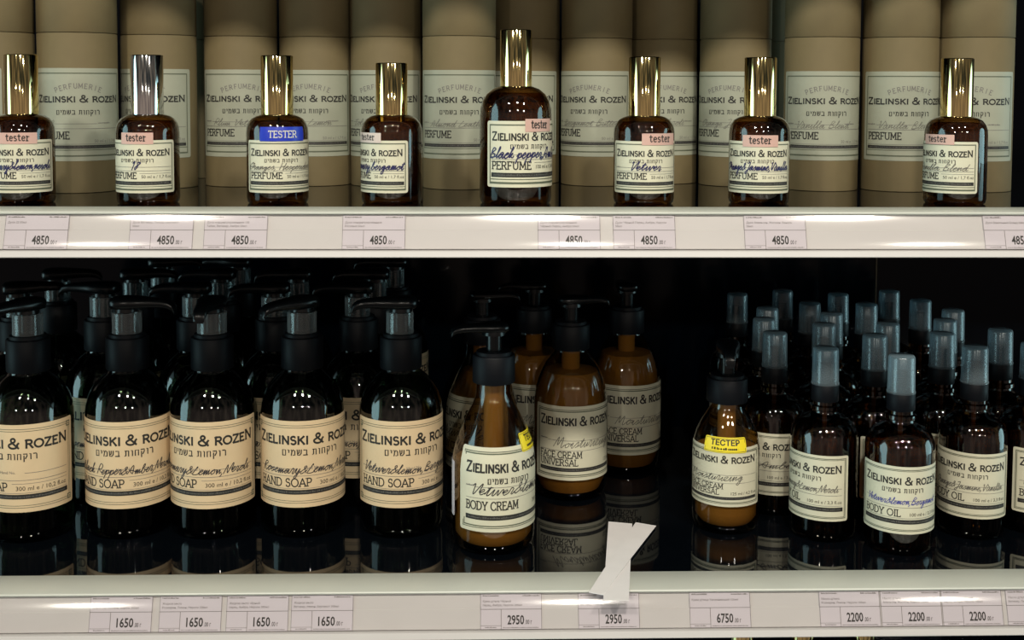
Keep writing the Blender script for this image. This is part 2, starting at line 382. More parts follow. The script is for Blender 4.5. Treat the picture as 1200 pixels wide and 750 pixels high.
def script(text, xh, w, slant=.35, rnd=None, fit=None, sep=False):
    polys, x, cur, strokes = [], 0.0, [], []
    for c in text:
        if c == ' ':
            x += .6
            if cur: strokes.append(cur); cur = []
            continue
        wd, pts = H[c]
        if (c.isupper() or c in '&,128') and cur: strokes.append(cur); cur = []
        j = (rnd.uniform(-.08, .08) if rnd else 0)
        k = (rnd.uniform(.9, 1.12) if rnd else 1)
        cur = cur + [(x+px, py*k+j) for px, py in pts]
        if c in '&,128': strokes.append(cur); cur = []
        if c == 't': strokes.append([(x+.02, 1.25), (x+.6, 1.35)])
        if c == 'x': strokes.append([(x+.1, 0), (x+.65, 1)])
        x += wd
    if cur: strokes.append(cur)
    xs = (fit/(x*xh)) if fit else 1.0
    for s in strokes:
        polys += ribbon(smooth([((px+py*slant)*xh*xs, py*xh) for px, py in s]), w)
    return polys, x*xh*xs

_fc = {}
def font(text, size, xs=1.0, bold=0.0, space=1.0, fit=None):
    """printed text from Blender's own built-in typeface; size = size of the capitals"""
    key = (text, bold, space)
    if key not in _fc:
        cu = bpy.data.curves.new('print', 'FONT'); cu.body = text; cu.size = 1.0; cu.resolution_u = 2
        cu.offset = bold; cu.space_character = space; cu.fill_mode = 'FRONT'
        ob = bpy.data.objects.new('print', cu); C.objects.link(ob)
        bpy.context.view_layer.update()
        dg = bpy.context.evaluated_depsgraph_get(); me = ob.evaluated_get(dg).to_mesh()
        vv = [(v.co.x, v.co.y) for v in me.vertices]; ps = [[vv[i] for i in p.vertices] for p in me.polygons]
        ob.evaluated_get(dg).to_mesh_clear(); bpy.data.objects.remove(ob); bpy.data.curves.remove(cu)
        x0 = min(v[0] for v in vv) if vv else 0; x1 = max(v[0] for v in vv) if vv else 1
        _fc[key] = ([[(x-x0, y) for x, y in p] for p in ps], x1-x0)
    ps, w = _fc[key]; s = size/.70
    if fit: xs = fit/(w*s)
    return [[(x*s*xs, y*s) for x, y in p] for p in ps], w*s*xs

class Canvas:
    """flat artwork of a label, u to the right and v up from its lower left corner, in millimetres"""
    def __init__(self, W, Hh): self.W, self.H, self.items, self.mats = W, Hh, [], []
    def add(self, polys, mat, u=0, v=0, layer=0):
        if mat not in self.mats: self.mats.append(mat)
        k = self.mats.index(mat)
        for p in polys: self.items.append((k, [(x+u, y+v) for x, y in p], layer))
    def rect(self, u0, u1, v0, v1, mat, layer=0): self.add([[(u0, v0), (u1, v0), (u1, v1), (u0, v1)]], mat, layer=layer)
    def frame(self, ins, w, mat, bottom=None):
        b = bottom or w; W, Hh = self.W, self.H
        self.rect(ins, W-ins, ins, ins+b, mat); self.rect(ins, W-ins, Hh-ins-w, Hh-ins, mat)
        self.rect(ins, ins+w, ins+b, Hh-ins-w, mat); self.rect(W-ins-w, W-ins, ins+b, Hh-ins-w, mat)
    def centre(self, pw, mat, v, u=None):
        p, w = pw; self.add(p, mat, (self.W/2 if u is None else u)-w/2, v)
    def tiny(self, u0, u1, v, h, mat, rnd, layer=0):
        """a line of print too small to read"""
        u = u0
        while u < u1:
            w = rnd.uniform(.25, .7)*h*1.2
            self.rect(u, min(u+w, u1), v, v+h*rnd.choice((.7, .7, 1.0)), mat, layer); u += w+h*rnd.choice((.18, .18, .18, .5))
def clip_split(poly, step):
    """cut a wide rectangle into columns so that it can follow a curved surface"""
    xs = [p[0] for p in poly]; w = max(xs)-min(xs)
    if len(poly) == 4 and w > step:
        n = math.ceil(w/step); out = []
        a, b, c, d = poly
        for i in range(n):
            t0, t1 = i/n, (i+1)/n
            L = lambda p, q, t: (p[0]+(q[0]-p[0])*t, p[1]+(q[1]-p[1])*t)
            out.append([L(a, b, t0), L(a, b, t1), L(d, c, t1), L(d, c, t0)])
        return out
    return [poly]
def wrapped(name, cv, paper, rfun, z0, phi, parent, off=.22, ink_off=.14, corner=1.6):
    """wrap a canvas round an upright axis; phi = direction its middle faces (0 = towards -Y, + = towards +X)"""
    V, F, FM = [], [], []
    Rm = rfun(z0+cv.H/2)+off
    def P(u, v, o):
        a = phi+(u-cv.W/2)/Rm; r = rfun(z0+v)+off+o; return (r*math.sin(a), -r*math.cos(a), z0+v)
    def poly(pts, o, k):
        i = len(V); V.extend(P(u, v, o) for u, v in pts); F.append(tuple(range(i, i+len(pts)))); FM.append(k)
    nu = max(6, int(cv.W/2)); nv = max(2, int(cv.H/8)); c = corner
    # paper with rounded corners, as columns whose top and bottom follow the corner arc; with a real thickness
    def dv(u):
        e = min(u, cv.W-u)
        return c-math.sqrt(max(0, c*c-(c-e)**2)) if e < c else 0.0
    us = sorted(set([0, c*.12, c*.35, c*.65, c, cv.W-c, cv.W-c*.65, cv.W-c*.35, cv.W-c*.12, cv.W] + [c+(cv.W-2*c)*i/nu for i in range(nu+1)]))
    grid = [[(u, dv(u)+(cv.H-2*dv(u))*j/nv) for j in range(nv+1)] for u in us]
    base = len(V)
    for o in (0.0, -.12):
        for col in grid: V.extend(P(u, v, o) for u, v in col)
    n1 = nv+1; m = len(us); back = base+m*n1
    for i in range(m-1):
        for j in range(nv):
            a, b = base+i*n1+j, base+(i+1)*n1+j
            F.append((a, b, b+1, a+1)); FM.append(0)
            a, b = back+i*n1+j, back+(i+1)*n1+j
            F.append((a, a+1, b+1, b)); FM.append(0)
        for j, fl in ((0, True), (nv, False)):
            a, b, c2, d = base+i*n1+j, base+(i+1)*n1+j, back+(i+1)*n1+j, back+i*n1+j
            F.append((a, d, c2, b) if fl else (a, b, c2, d)); FM.append(0)
    for i, fl in ((0, False), (m-1, True)):
        for j in range(nv):
            a, b, c2, d = base+i*n1+j, base+i*n1+j+1, back+i*n1+j+1, back+i*n1+j
            F.append((a, d, c2, b) if fl else (a, b, c2, d)); FM.append(0)
    for k, pts, layer in cv.items:
        for q in clip_split(pts, 2.2): poly(q, ink_off+layer*.06, k+1)
    return mesh_obj(name, V, F, [paper]+cv.mats, parent, fm=FM, sharp=60)

# ------------------------------------------------------------------ label artwork
HEB = 'םימשב תוחקור'
BRAND = [('Z', 1.0), ('IELINSKI', .80), (' ', .8), ('&', 1.0), (' ', .8), ('ROZE', .80), ('N', 1.0)]
def brand(cv, v, h, width, mat, weight=.185): cv.centre(slab(BRAND, h, weight, serif=.09, fit=width), mat, v)
def hebrew(cv, v, h, width, mat, u=None): cv.centre(slab([(HEB, 1)], h, .20, serif=0, track=.22, fit=width), mat, v, u)
def bar(cv, u0, u1, v0, v1, rnd):
    cv.rect(u0, u1, v0, v1, M['ink']); h = v1-v0
    cv.tiny(u0+2, u1-2, v0+h*.33, h*.36, M['bar_print'], rnd, 1)
def art_tube(hand, rnd):
    W, Hh = 77, 66; cv = Canvas(W, Hh); I, Fk, Gk = M['ink'], M['frame_ink'], M['grey_ink']
    cv.frame(3.2, .75, Fk, bottom=1.0)
    cv.rect(3.2, W-3.2, 7.6, 8.1, Fk)
    # arched word
    word = 'PERFUMERIE'; R = 40.0; span = 27.5; n = len(word)
    for i, ch in enumerate(word):
        a = ((i+.5)/n-.5)*span/R*1.22
        p, w = slab([(ch, 1)], 3.4, .15, serif=.07)
        ca, sa = math.cos(-a), math.sin(-a)
        q = [[(W/2+R*math.sin(a)+(x-w/2)*ca-y*sa, 46.6-(R-R*math.cos(a))+5.6*0+(x-w/2)*sa+y*ca) for x, y in pp] for pp in p]
        cv.add(q, Gk, 0, 5.2)
    brand(cv, 42.0, 4.6, 67, I, weight=.21)
    hebrew(cv, 33.2, 3.0, 31, I)
    cv.tiny(5, 12, 26.6, .9, Gk, rnd); cv.tiny(52, 62, 26.6, .9, Gk, rnd)
    cv.rect(13, 51, 26.4, 26.65, Gk); cv.rect(5, W-5, 22.9, 23.2, Gk)
    p, w = script(hand, 2.5 if len(hand) > 3 else 2.9, .30, rnd=rnd, fit=min(48, len(hand)*3.2)); cv.add(p, M['pencil'], 14, 23.8)
    p, w = slab([('PERFUME', 1)], 5.0, .155, serif=.15, xs=.92); cv.add(p, I, 6, 15.8)
    p, w = font('50 ml e / 1,7 fl.oz', 2.2); cv.add(p, Gk, W-6-w, 13.0)
    cv.rect(5, W-5, 11.9, 12.15, Gk)
    bar(cv, 5, W-5, 8.9, 11.2, rnd)
    return cv
def art_perfume(W, Hh, hand, pen, rnd, vol='50 ml e / 1,7 fl.oz', k=1.0):
    cv = Canvas(W, Hh); I, Fk, Gk = M['ink'], M['frame_ink'], M['grey_ink']; s = Hh/34.0
    cv.frame(1.7*s, .65*s, Fk, bottom=1.1*s)
    cv.rect(1.7*s, W-1.7*s, 3.9*s, 4.35*s, Fk)
    brand(cv, 24.2*s, 4.1*s, W*.86, I)
    hebrew(cv, 19.9*s, 2.1*s, W*.44, I)
    cv.tiny(3, W*.13, 16.6*s, .6*s, Gk, rnd)
    cv.rect(3*s, W-3*s, 16.6*s, 16.85*s, Gk); cv.rect(3*s, W-3*s, 14.2*s, 14.45*s, Gk)
    p, w = script(hand, (2.8*s if pen is M['blue_pen'] else 2.2*s) if len(hand) > 3 else 2.9*s, .60*s if pen is M['blue_pen'] else .36*s, rnd=rnd, fit=min(W*.90, len(hand)*3.0*s)); cv.add(p, pen, W*.5-w*.5-1, 15.0*s, layer=1)
    p, w = slab([('PERFUME', 1)], 3.9*s, .16, serif=.15, fit=W*.44); cv.add(p, I, W*.07, 9.3*s)
    p, w = font(vol, 2.0*s, fit=W*.38); cv.add(p, I, W-3*s-w, 9.6*s)
    cv.rect(W*.54, W-3*s, 12.6*s, 12.8*s, Gk)
    bar(cv, 2.9*s, W-2.9*s, 5.2*s, 7.5*s, rnd)
    return cv
def art_soap(hand, rnd):
    W, Hh = 98, 61; cv = Canvas(W, Hh); I, Fk, Gk = M['ink'], M['frame_ink'], M['grey_ink']
    for ins in (3.0, 4.5): cv.frame(ins, .35, Fk)
    for u in (4.6, W-4.6):
        for v in (4.6, Hh-4.6):
            cv.rect(u-1.9, u+1.9, v-1.9, v+1.9, Fk, 1)
            cv.rect(u-1.1, u+1.1, v-1.1, v+1.1, M['soap_paper'], 2); cv.rect(u-.55, u+.55, v-.55, v+.55, Fk, 3)
    brand(cv, 44.8, 6.8, W*.88, I, weight=.20)
    hebrew(cv, 37.0, 3.9, W*.43, I)
    cv.rect(7, W*.40, 27.2, 27.5, Gk); cv.rect(W*.62, W-7, 27.2, 27.5, Gk)
    p, w = font('Hand No.', 2.0); cv.add(p, Gk, W*.50-w/2, 26.9)
    cv.rect(7, W-7, 22.2, 22.5, Gk)
    if hand:
        p, w = script(hand, 3.3, .55, rnd=rnd, fit=W*.80); cv.add(p, M['dark_pen'], W*.09, 24.2, layer=1)
    p, w = slab([('HAND SOAP', 1)], 5.6, .145, serif=.16, fit=W*.42); cv.add(p, I, W*.08, 14.9)
    p, w = font('300 ml e / 10,2 fl.oz', 3.0, fit=W*.36); cv.add(p, I, W-8-w, 15.2)
    cv.rect(W*.53, W-7, 19.8, 20.05, Gk); cv.rect(7, W-7, 13.3, 13.55, Gk)
    bar(cv, 6.5, W-6.5, 9.3, 12.5, rnd)
    return cv
def art_cream(W, Hh, hand, lines, vol, rnd, heb=True, small=False):
    cv = Canvas(W, Hh); I, Fk, Gk = M['ink'], M['frame_ink'], M['grey_ink']; s = Hh/57.0
    cv.frame(2.6*s, .5*s, Fk); cv.frame(3.7*s, .8*s, Fk, bottom=.8*s)
    brand(cv, (40.8 if heb else 42.5)*s, 6.6*s, W*.84, I)
    if heb: hebrew(cv, 33.0*s, 3.6*s, W*.42, I)
    cv.tiny(6*s, W*.17, 31*s, 1.0*s, Gk, rnd); cv.rect(W*.18, W-6*s, 30.5*s, 30.8*s, Gk)
    p, w = script(hand, 3.9*s, (.60 if heb else .45)*s, rnd=rnd, fit=W*.80 if heb else W*.64); cv.add(p, M['dark_pen'] if heb or small else M['pencil'], W*.12 if heb else (W*.10 if small else W*.24), 25.5*s, layer=1)
    cv.rect(6*s, W-6*s, 22.8*s, 23.1*s, Gk)
    if len(lines) == 1:
        p, w = slab([(lines[0], 1)], 5.6*s, .145, serif=.15, fit=W*.50); cv.add(p, I, W*.08, 15.2*s)
        p, w = font(vol, 2.8*s, xs=.9); cv.add(p, I, W*.94-w, 15.4*s)
    else:
        p, w = slab([(lines[0], 1)], 4.9*s, .14, serif=.15, fit=W*.46); cv.add(p, I, W*.08, 17.2*s)
        p, w = slab([(lines[1], 1)], 4.9*s, .14, serif=.15, fit=W*.42); cv.add(p, I, W*.08, 10.9*s+.4)
        p, w = font(vol, 2.8*s, fit=W*.32) if len(vol) > 8 else font(vol, 2.8*s, xs=.9); cv.add(p, I, W*.94-w, 11.6*s)
    bar(cv, 5.6*s, W-5.6*s, 6.8*s if len(lines) > 1 else 8.2*s, 9.6*s if len(lines) > 1 else 11.4*s, rnd)
    return cv
def art_oil(hand, pen, rnd):
    W, Hh = 67, 46; cv = Canvas(W, Hh); I, Fk, Gk = M['ink'], M['frame_ink'], M['grey_ink']
    cv.frame(1.9, .5, Fk); cv.frame(2.8, .35, Fk)
    brand(cv, 34.0, 5.0, W*.85, I)
    hebrew(cv, 28.4, 2.7, W*.43, I)
    cv.rect(5, W-5, 22.6, 22.85, Gk); cv.rect(5, W-5, 18.0, 18.25, Gk)
    p, w = script(hand, 2.5, .40, rnd=rnd, fit=W*.78); cv.add(p, pen, W*.10, 20.2, layer=1)
    p, w = slab([('BODY OIL', 1)], 4.6, .14, serif=.15, fit=W*.40); cv.add(p, I, W*.08, 12.0)
    p, w = font('100 ml e / 3,3 fl.oz', 2.3, fit=W*.36); cv.add(p, I, W-5-w, 12.3)
    cv.rect(5, W-5, 10.7, 10.95, Gk)
    bar(cv, 4.2, W-4.2, 6.9, 9.8, rnd)
    return cv

# ------------------------------------------------------------------ the setting
def big_box(name, x0, x1, y0, y1, z0, z1, mat):
    v, f = box_data(x0, x1, y0, y1, z0, z1); return structure(mesh_obj(name, v, f, mat, scale=1.0))
XW = 0.64
seam_x = 0.3665
big_box('wall_back', -XW, XW, .335, .355, 0.0, 2.0, M['back_panel'])
big_box('trim_1', seam_x-.0006, seam_x+.0006, .3340, .335, ZL, ZU-.008, M['brass_seam'])
big_box('floor', -1.6, 1.6, -2.2, .6, -.02, 0.0, M['floor'])

TILT = math.tan(math.radians(18))
def make_shelf(label, z, rail=True):
    root = thing('shelf', label, 'shelf', (0, 0, z), 'shelves of the display stand')
    v, f = box_data(-XW*1000, XW*1000, 0, 335, -8, 0); mesh_obj('glass_plate', v, f, M['black_glass'], root)
    X0, X1 = -XW*1000, XW*1000
    extrude_x('edge_profile', [(-.0, -9), (-.0, .2), (-.6, .5), (-27.2, .5), (-28.6, .1), (-29.0, -.5), (-28.7, -1.3), (-26, -1.5), (-26, -9)], X0, X1, M['edge_white'], root)
    b = lambda t, o: (-26.6-t*TILT-o*math.cos(math.radians(18)), -1.5-t)
    pr = [(-25.0, -1.5), b(0, 0), b(9.4, 0), b(9.6, .35), b(20.6, .35), b(20.7, -1.6), b(21.3, -1.6), b(21.35, 3.2), b(21.8, 3.7), b(24.9, 3.7), b(25.3, 3.3), (-24.5, -27.0)]
    extrude_x('price_rail', pr, X0, X1, M['rail_white'], root)
    # clear bowed sheet that holds the price tags
    n = 12; V, F = [], []
    for i in range(n+1):
        t = i/n; h = .2+t*20.7; o = 1.3+.85*math.sin(math.pi*t)**.85
        for xx in (X0, X1): V.append((xx, *b(h, o)))
    for i in range(n): F.append((2*i, 2*i+2, 2*i+3, 2*i+1))
    mesh_obj('rail_cover', V, F, M['cover'], root, sharp=None)
    return root
make_shelf('upper shelf of black glass with white price rail, carrying perfume bottles and cardboard tubes', ZU)
make_shelf('lower shelf of black glass with white price rail, carrying soap, cream and oil bottles', ZL)
make_shelf('shelf just below the bottom price rail, almost out of the picture', ZT)
make_shelf('unseen shelf over the top edge of the picture, added to shade the cardboard tubes', ZTOP)  # out of view; added so its front edge casts shade on the tube tops

# ------------------------------------------------------------------ price tags
def facing(x, y, off):
    return math.atan2(-x, 770+y)+math.radians(off)
def price_tag(x, z, price, lines, label, drop=0.0, roll=0.0, seed=1):
    rnd = random.Random(seed); W, Hh = 38.6, 20.9; cv = Canvas(W, Hh); g, I = M['grey_ink'], M['ink']
    cv.tiny(1.5, 11.5, Hh-1.5, .8, g, rnd); cv.tiny(W-12, W-1.6, Hh-1.5, .8, g, rnd)
    for i, t in enumerate(lines):
        p, w = font(t, 1.25); cv.add(font(t, 1.25, xs=min(1, (W-3)/w))[0], g, 1.6, Hh-5.0-i*2.3)
    cv.rect(0, W, Hh-9.3, Hh-9.0, g); cv.rect(12.9, 13.2, 0, Hh-9.3, g); cv.rect(W-.35, W-.1, 0, Hh, g); cv.rect(.1, .3, 0, Hh, g)
    cv.rect(.3, 12.9, 2.0, 2.2, g)
    cv.tiny(3, 10, .8, .6, g, rnd); cv.tiny(14, W-2, .7, .5, g, rnd)
    p, w = font(price, 5.3, bold=.02, fit=10.4); cv.add(p, I, 17.0, 2.9)
    p, w = font('.00 г', 2.6, xs=.62, bold=.006); cv.add(p, I, 28.0, 2.9)
    V, F, FM = [], [], []
    ct, st = math.cos(math.radians(18)), math.sin(math.radians(18)); cr, sr = math.cos(roll), math.sin(roll)
    def P(u, v, o):
        u, v = u-W/2, v-Hh/2; u, v = u*cr-v*sr, u*sr+v*cr; v += Hh/2
        return (u, -o*ct+v*st, v*ct-o*st*0+0)
    nx = 4
    for o, flip in ((0.0, False), (-.15, True)):
        i0 = len(V)
        for u, v in ((0, 0), (W, 0), (W, Hh), (0, Hh)): V.append(P(u, v, o))
        F.append((i0, i0+1, i0+2, i0+3) if not flip else (i0+3, i0+2, i0+1, i0)); FM.append(0)
    for a in range(4):
        bb = (a+1) % 4; F.append((4+a, 4+bb, bb, a)); FM.append(0)
    for k, pts, layer in cv.items:
        i = len(V); V.extend(P(u, v, .12) for u, v in pts); F.append(tuple(range(i, i+len(pts)))); FM.append(k+1)
    o = mesh_obj('price_tag', V, F, [M['tag']]+cv.mats, None, fm=FM, sharp=30)
    # foot of the tag on the rail, in front of the white strip
    o.location = ((x)*MM, (-26.6-20.5*TILT-.62)*MM, z+(-1.5-20.5-drop)*MM)
    return tag_thing(o, label, 'price tag', 'price tags in the rails')
UP = 'Духи концентрированные'
TAGS_U = [(-270.5, '4850', ['Духи 22 50мл'], 'upper rail price tag reading 4850 at the far left end, under the first bottle'),
 (-195, '4850', ['Духи Ветивер, Лимон, Бергамот', '50мл'], 'upper rail price tag reading 4850 below the silver-capped bottle'),
 (-149.9, '4850', [UP+' 100', 'Табак, Ветивер, Амбра 50мл'], 'upper rail price tag reading 4850 just left below the bottle with blue sticker'),
 (-65.7, '4850', [UP, 'Рисовые 50мл'], 'upper rail price tag reading 4850 standing alone below the lowest gold cap'),
 (54.2, '4850', [UP, 'Чёрный Перец, Амбра 50мл'], 'upper rail price tag reading 4850 washed out by glare below the large bottle'),
 (100.6, '4850', ['Духи Чёрный Перец, Амбра, Нероли', '50мл'], 'upper rail price tag reading 4850 right beside the glare-washed tag'),
 (181.8, '4850', ['Духи Апельсин, Жасмин, Ваниль', '50мл'], 'upper rail price tag reading 4850 below the second small bottle right of the large one'),
 (331.3, '4850', ['Духи Ванильный Бленд 50мл'], 'upper rail price tag reading 485 cut off by the right picture edge')]
TAGS_L = [(-223.4, '1650', ['Жидкое мыло', 'Апельсин, жасмин, ваниль 300мл'], 'lower rail price tag reading 1650, leftmost, below the second soap bottle'),
 (-180.4, '1650', ['Жидкое мыло', 'Розмарин, Лимон, Нероли 300мл'], 'lower rail price tag reading 1650, second from left, below the third soap bottle'),
 (-138.9, '1650', ['Жидкое мыло чёрный', 'перец, Амбра, Нероли 300мл'], 'lower rail price tag reading 1650, third from left, sitting slightly lower than its neighbours'),
 (-98.7, '1650', ['Жидкое мыло', 'Ветивер, лимон, бергамот 300мл'], 'lower rail price tag reading 1650, rightmost of the four soap tags'),
 (19.3, '2950', ['Крем д/тела Чёрный', 'перец, Амбра, Нероли 200мл'], 'lower rail price tag reading 2950 below the amber body cream bottle'),
 (80.7, '2950', ['Крем д/тела', 'Ветивер, Лимон, Бергамот 200мл'], 'lower rail price tag reading 2950 shaded by the hanging white paper strips'),
 (150.9, '6750', ['Крем д/лица Увлажняющий 125мл'], 'lower rail price tag reading 6750 below the small cream bottle'),
 (233.2, '2200', ['Масло д/тела', 'Розмарин, Лимон, Нероли 100мл'], 'lower rail price tag reading 2200, leftmost of the body oil tags'),
 (272.3, '2200', ['Масло д/тела', 'Апельсин, Жасмин, Ваниль 100мл'], 'lower rail price tag reading 2200, second of the body oil tags'),
 (311.3, '2200', ['Масло д/тела Чёрный', 'перец, Амбра, Нероли 100мл'], 'lower rail price tag reading 2200, third of the body oil tags'),
 (352.5, '2200', ['Масло д/тела', 'Ветивер, Лимон, Бергамот 100мл'], 'lower rail price tag cut off by the right picture edge, beside the third oil tag')]
for i, (x, p, ln, lb) in enumerate(TAGS_U): price_tag(x, ZU, p, ln, lb, seed=i)
for i, (x, p, ln, lb) in enumerate(TAGS_L): price_tag(x, ZL, p, ln, lb, drop=.06 if i == 2 else 0, seed=20+i)

# ------------------------------------------------------------------ cardboard tubes
TR = 27.8
def make_tube(x, y, off, hand, label, seed):
    root = thing('cardboard_tube', label, 'tube', (x*MM, y*MM, ZU), 'brown cardboard perfume tubes')
    lathe('tube_body', [(0, .4), (TR-1.5, .3), (TR-.4, 0), (TR, .4), (TR, 113.6), (TR-.3, 114), (TR-1.3, 114), (TR-1.3, 118)], M['kraft'], root, 64)
    lathe('lid', [(TR-1.2, 114.5), (TR-.1, 114.5), (TR+.1, 114.9), (TR+.1, 159.2), (TR-.4, 160), (TR-2, 160), (TR-2.2, 159), (0, 159)], M['kraft'], root, 64)
    if hand is not None:
        wrapped('label', art_tube(hand, random.Random(seed)), M['tube_paper'], lambda z: TR, 23, facing(x, y, off), root, off=.2)
    return root
TUBES = [(-351.7, 115, -69, 'Vanilla', 'brown cardboard tube cut off by the left picture edge behind the first bottle'),
 (-294.4, 123, 0, '22', 'brown cardboard tube with 22 written on its label, left of the silver-capped bottle'),
 (-244.7, 158, -27, 'Rosemary', 'brown cardboard tube behind the silver-capped bottle'),
 (-186.7, 178, 2, 'Plum Vetiver', 'brown cardboard tube left behind the bottle with blue sticker, beyond the dark gap'),
 (-130.0, 185, -11, 'Vetiver Lemon', 'brown cardboard tube right behind the bottle with blue sticker'),
 (-74.1, 180, -11, 'Tobacco', 'brown cardboard tube behind the short gold-capped bottle left of centre'),
 (-16.9, 155, 1, 'Almond Leather', 'brown cardboard tube next to the left side of the large bottle'),
 (35.1, 205, -15, 'Black Pepper', 'brown cardboard tube mostly hidden behind the large bottle'),
 (91.3, 188, -13, 'Bergamot Butter', 'brown cardboard tube between the large bottle and the next small bottle'),
 (146.6, 208, 8, 'Amber Neroli', 'brown cardboard tube right behind the first small bottle right of the large one'),
 (200.9, 185, -12, 'Orange Jasmine', 'brown cardboard tube left behind the second small bottle right of the large one'),
 (258.4, 145, 10, 'Vanilla Blend', 'brown cardboard tube with vanilla handwriting, left one of the pair right of centre'),
 (317.0, 140.6, 17, 'Vanilla Blend', 'brown cardboard tube with vanilla handwriting, partly behind the rightmost bottle'),
 (373.0, 138.1, -7, 'Vanilla', 'brown cardboard tube at the far right end of the row')]
for i, t in enumerate(TUBES): make_tube(*t, 100+i)
make_tube(-234, 262, 0, None, 'dim brown tube in the dark gap behind the silver-capped bottle', 0)
make_tube(236, 240, 0, None, 'dim brown tube in the dark gap left of the vanilla tubes', 0)

# ------------------------------------------------------------------ perfume bottles
PROF50 = [(0, 1.6), (13, 1.2), (16.5, .2), (18.3, 0), (19.6, 1.0), (20.2, 3.5), (20.2, 46), (19.9, 49.5), (18.9, 52.6), (16.9, 55.4), (14, 57.2), (11, 58.2), (9.4, 58.6), (9.4, 61)]
PROF100 = [(0, 1.8), (16, 1.4), (20, .2), (22, 0), (23.4, 1.2), (24, 4), (24, 57), (23.6, 62.5), (22.2, 67.8), (19.5, 72.2), (15.5, 75.4), (11.5, 77.0), (9.4, 77.5), (9.4, 80)]
def inset(prof, d, z0, z1):
    rf = radius_of(prof); n = 14; zs = [z0+(z1-z0)*i/n for i in range(n+1)]
    return [(0, z0)]+[(max(1, rf(z)-d-(2 if i == 0 else 0)), z) for i, z in enumerate(zs)]+[(0, z1)]
def sticker_art(text, W, Hh, ink, rnd, style='tester'):
    cv = Canvas(W, Hh)
    if style == 'tester':
        cv.centre(slab([('tester', 1)], Hh*.62, .15, serif=0, fit=W*.62, track=.1), ink, Hh*.28)
    elif style == 'TESTER':
        cv.centre(slab([('TESTER', 1)], Hh*.46, .13, serif=.13, fit=W*.62), ink, Hh*.26)
    else:
        cv.frame(.7, .25, ink)
        cv.centre(font('ТЕСТЕР', Hh*.34, bold=.03, fit=W*.68), ink, Hh*.50)
        cv.tiny(W*.2, W*.8, Hh*.2, Hh*.16, ink, rnd)
    return cv
def make_perfume(x, y, big, off, hand, pen, cap, st, label, seed, cap_dz=0, z=ZU, film=False):
    prof = PROF100 if big else PROF50; rf = radius_of(prof); rnd = random.Random(seed)
    root = thing('perfume_bottle', label, 'perfume bottle', (x*MM, y*MM, z), 'amber perfume testers on the upper shelf' if z == ZU else 'gold-capped bottles under the lower shelf')
    lathe('glass_bottle', prof, M['amber'], root, 56)
    zt = prof[-1][1]-3
    lathe('perfume', inset(prof, 1.8, 5.0, zt-4), M['perfume'], root, 48)
    z0 = zt+cap_dz; hc = 39 if not big else 37.5
    lathe('cap', [(8.6, z0+1), (8.6, z0), (10.2, z0), (10.5, z0+.3), (10.5, z0+hc-.7), (10.1, z0+hc-.15), (9.6, z0+hc), (0, z0+hc)], M[cap], root, 56)
    if hand is not None:
        cv = art_perfume(62, 43, hand, M[pen], rnd, '100 ml e / 3,4 fl.oz') if big else art_perfume(52, 34, hand, M[pen], rnd)
        wrapped('label', cv, M['paper'], rf, 12 if big else 8, facing(x, y, off), root)
    if st:
        kind, soff, W, Hh, sz = st
        mat, ink, sty = {'pink': ('pink_sticker', 'ink', 'tester'), 'pale': ('pale_sticker', 'ink', 'tester'), 'blue': ('blue_sticker', 'white_print', 'TESTER')}[kind]
        s = wrapped('tester_sticker', sticker_art('', W, Hh, M[ink], rnd, sty), M[mat], rf, sz, facing(x, y, soff), root, off=.62, corner=.3)
        s['label'] = {'pink': 'pink sticker reading tester', 'pale': 'pale pink sticker reading tester', 'blue': 'blue sticker reading TESTER'}[kind]
    return root
make_perfume(-300.5, 30, False, -12, 'Rosemary&lemon,neroli', 'blue_pen', 'gold', ('pink', -8, 24, 7.2, 39.5), 'small gold-capped amber perfume bottle cut off by the left picture edge', 1)
make_perfume(-219, 30, False, -21, '18', 'blue_pen', 'silver', ('pink', -21, 22, 7.4, 39.5), 'small amber perfume bottle with silver cap and pink tester sticker', 2)
make_perfume(-134.5, 32, False, 8, 'Oranges, Hesperides', 'pencil', 'gold', ('blue', 10, 31, 9.2, 41.5), 'small amber perfume bottle with gold cap and blue TESTER sticker', 3)
make_perfume(-59.2, 32, False, -42, 'Rosemary,bergamot', 'blue_pen', 'gold', ('pale', -50, 22, 6.5, 40.5), 'small amber perfume bottle with lowest gold cap, left of the large bottle', 4, cap_dz=-4.6)
make_perfume(23, 33, True, 24, 'Black pepper,Amber', 'blue_pen', 'gold', ('pink', 40, 22, 8.4, 48), 'large amber perfume bottle with tall gold cap in the middle of the upper shelf', 5)
make_perfume(108.2, 31, False, 5, 'Vetiver', 'blue_pen', 'gold', ('pink', 32, 26, 7.6, 39.5), 'small amber perfume bottle with gold cap, first to the right of the large bottle', 6)
make_perfume(185.6, 32, False, -3, 'Orange&Jasmine,Vanilla', 'blue_pen', 'gold', ('pink', 2, 24, 7.6, 38.5), 'small amber perfume bottle with gold cap, second to the right of the large bottle', 7)
make_perfume(317.8, 32, False, -30, 'Vanilla Blend', 'pencil', 'gold', ('pink', -34, 23, 6.6, 40), 'small amber perfume bottle with gold cap, rightmost on the upper shelf', 8)

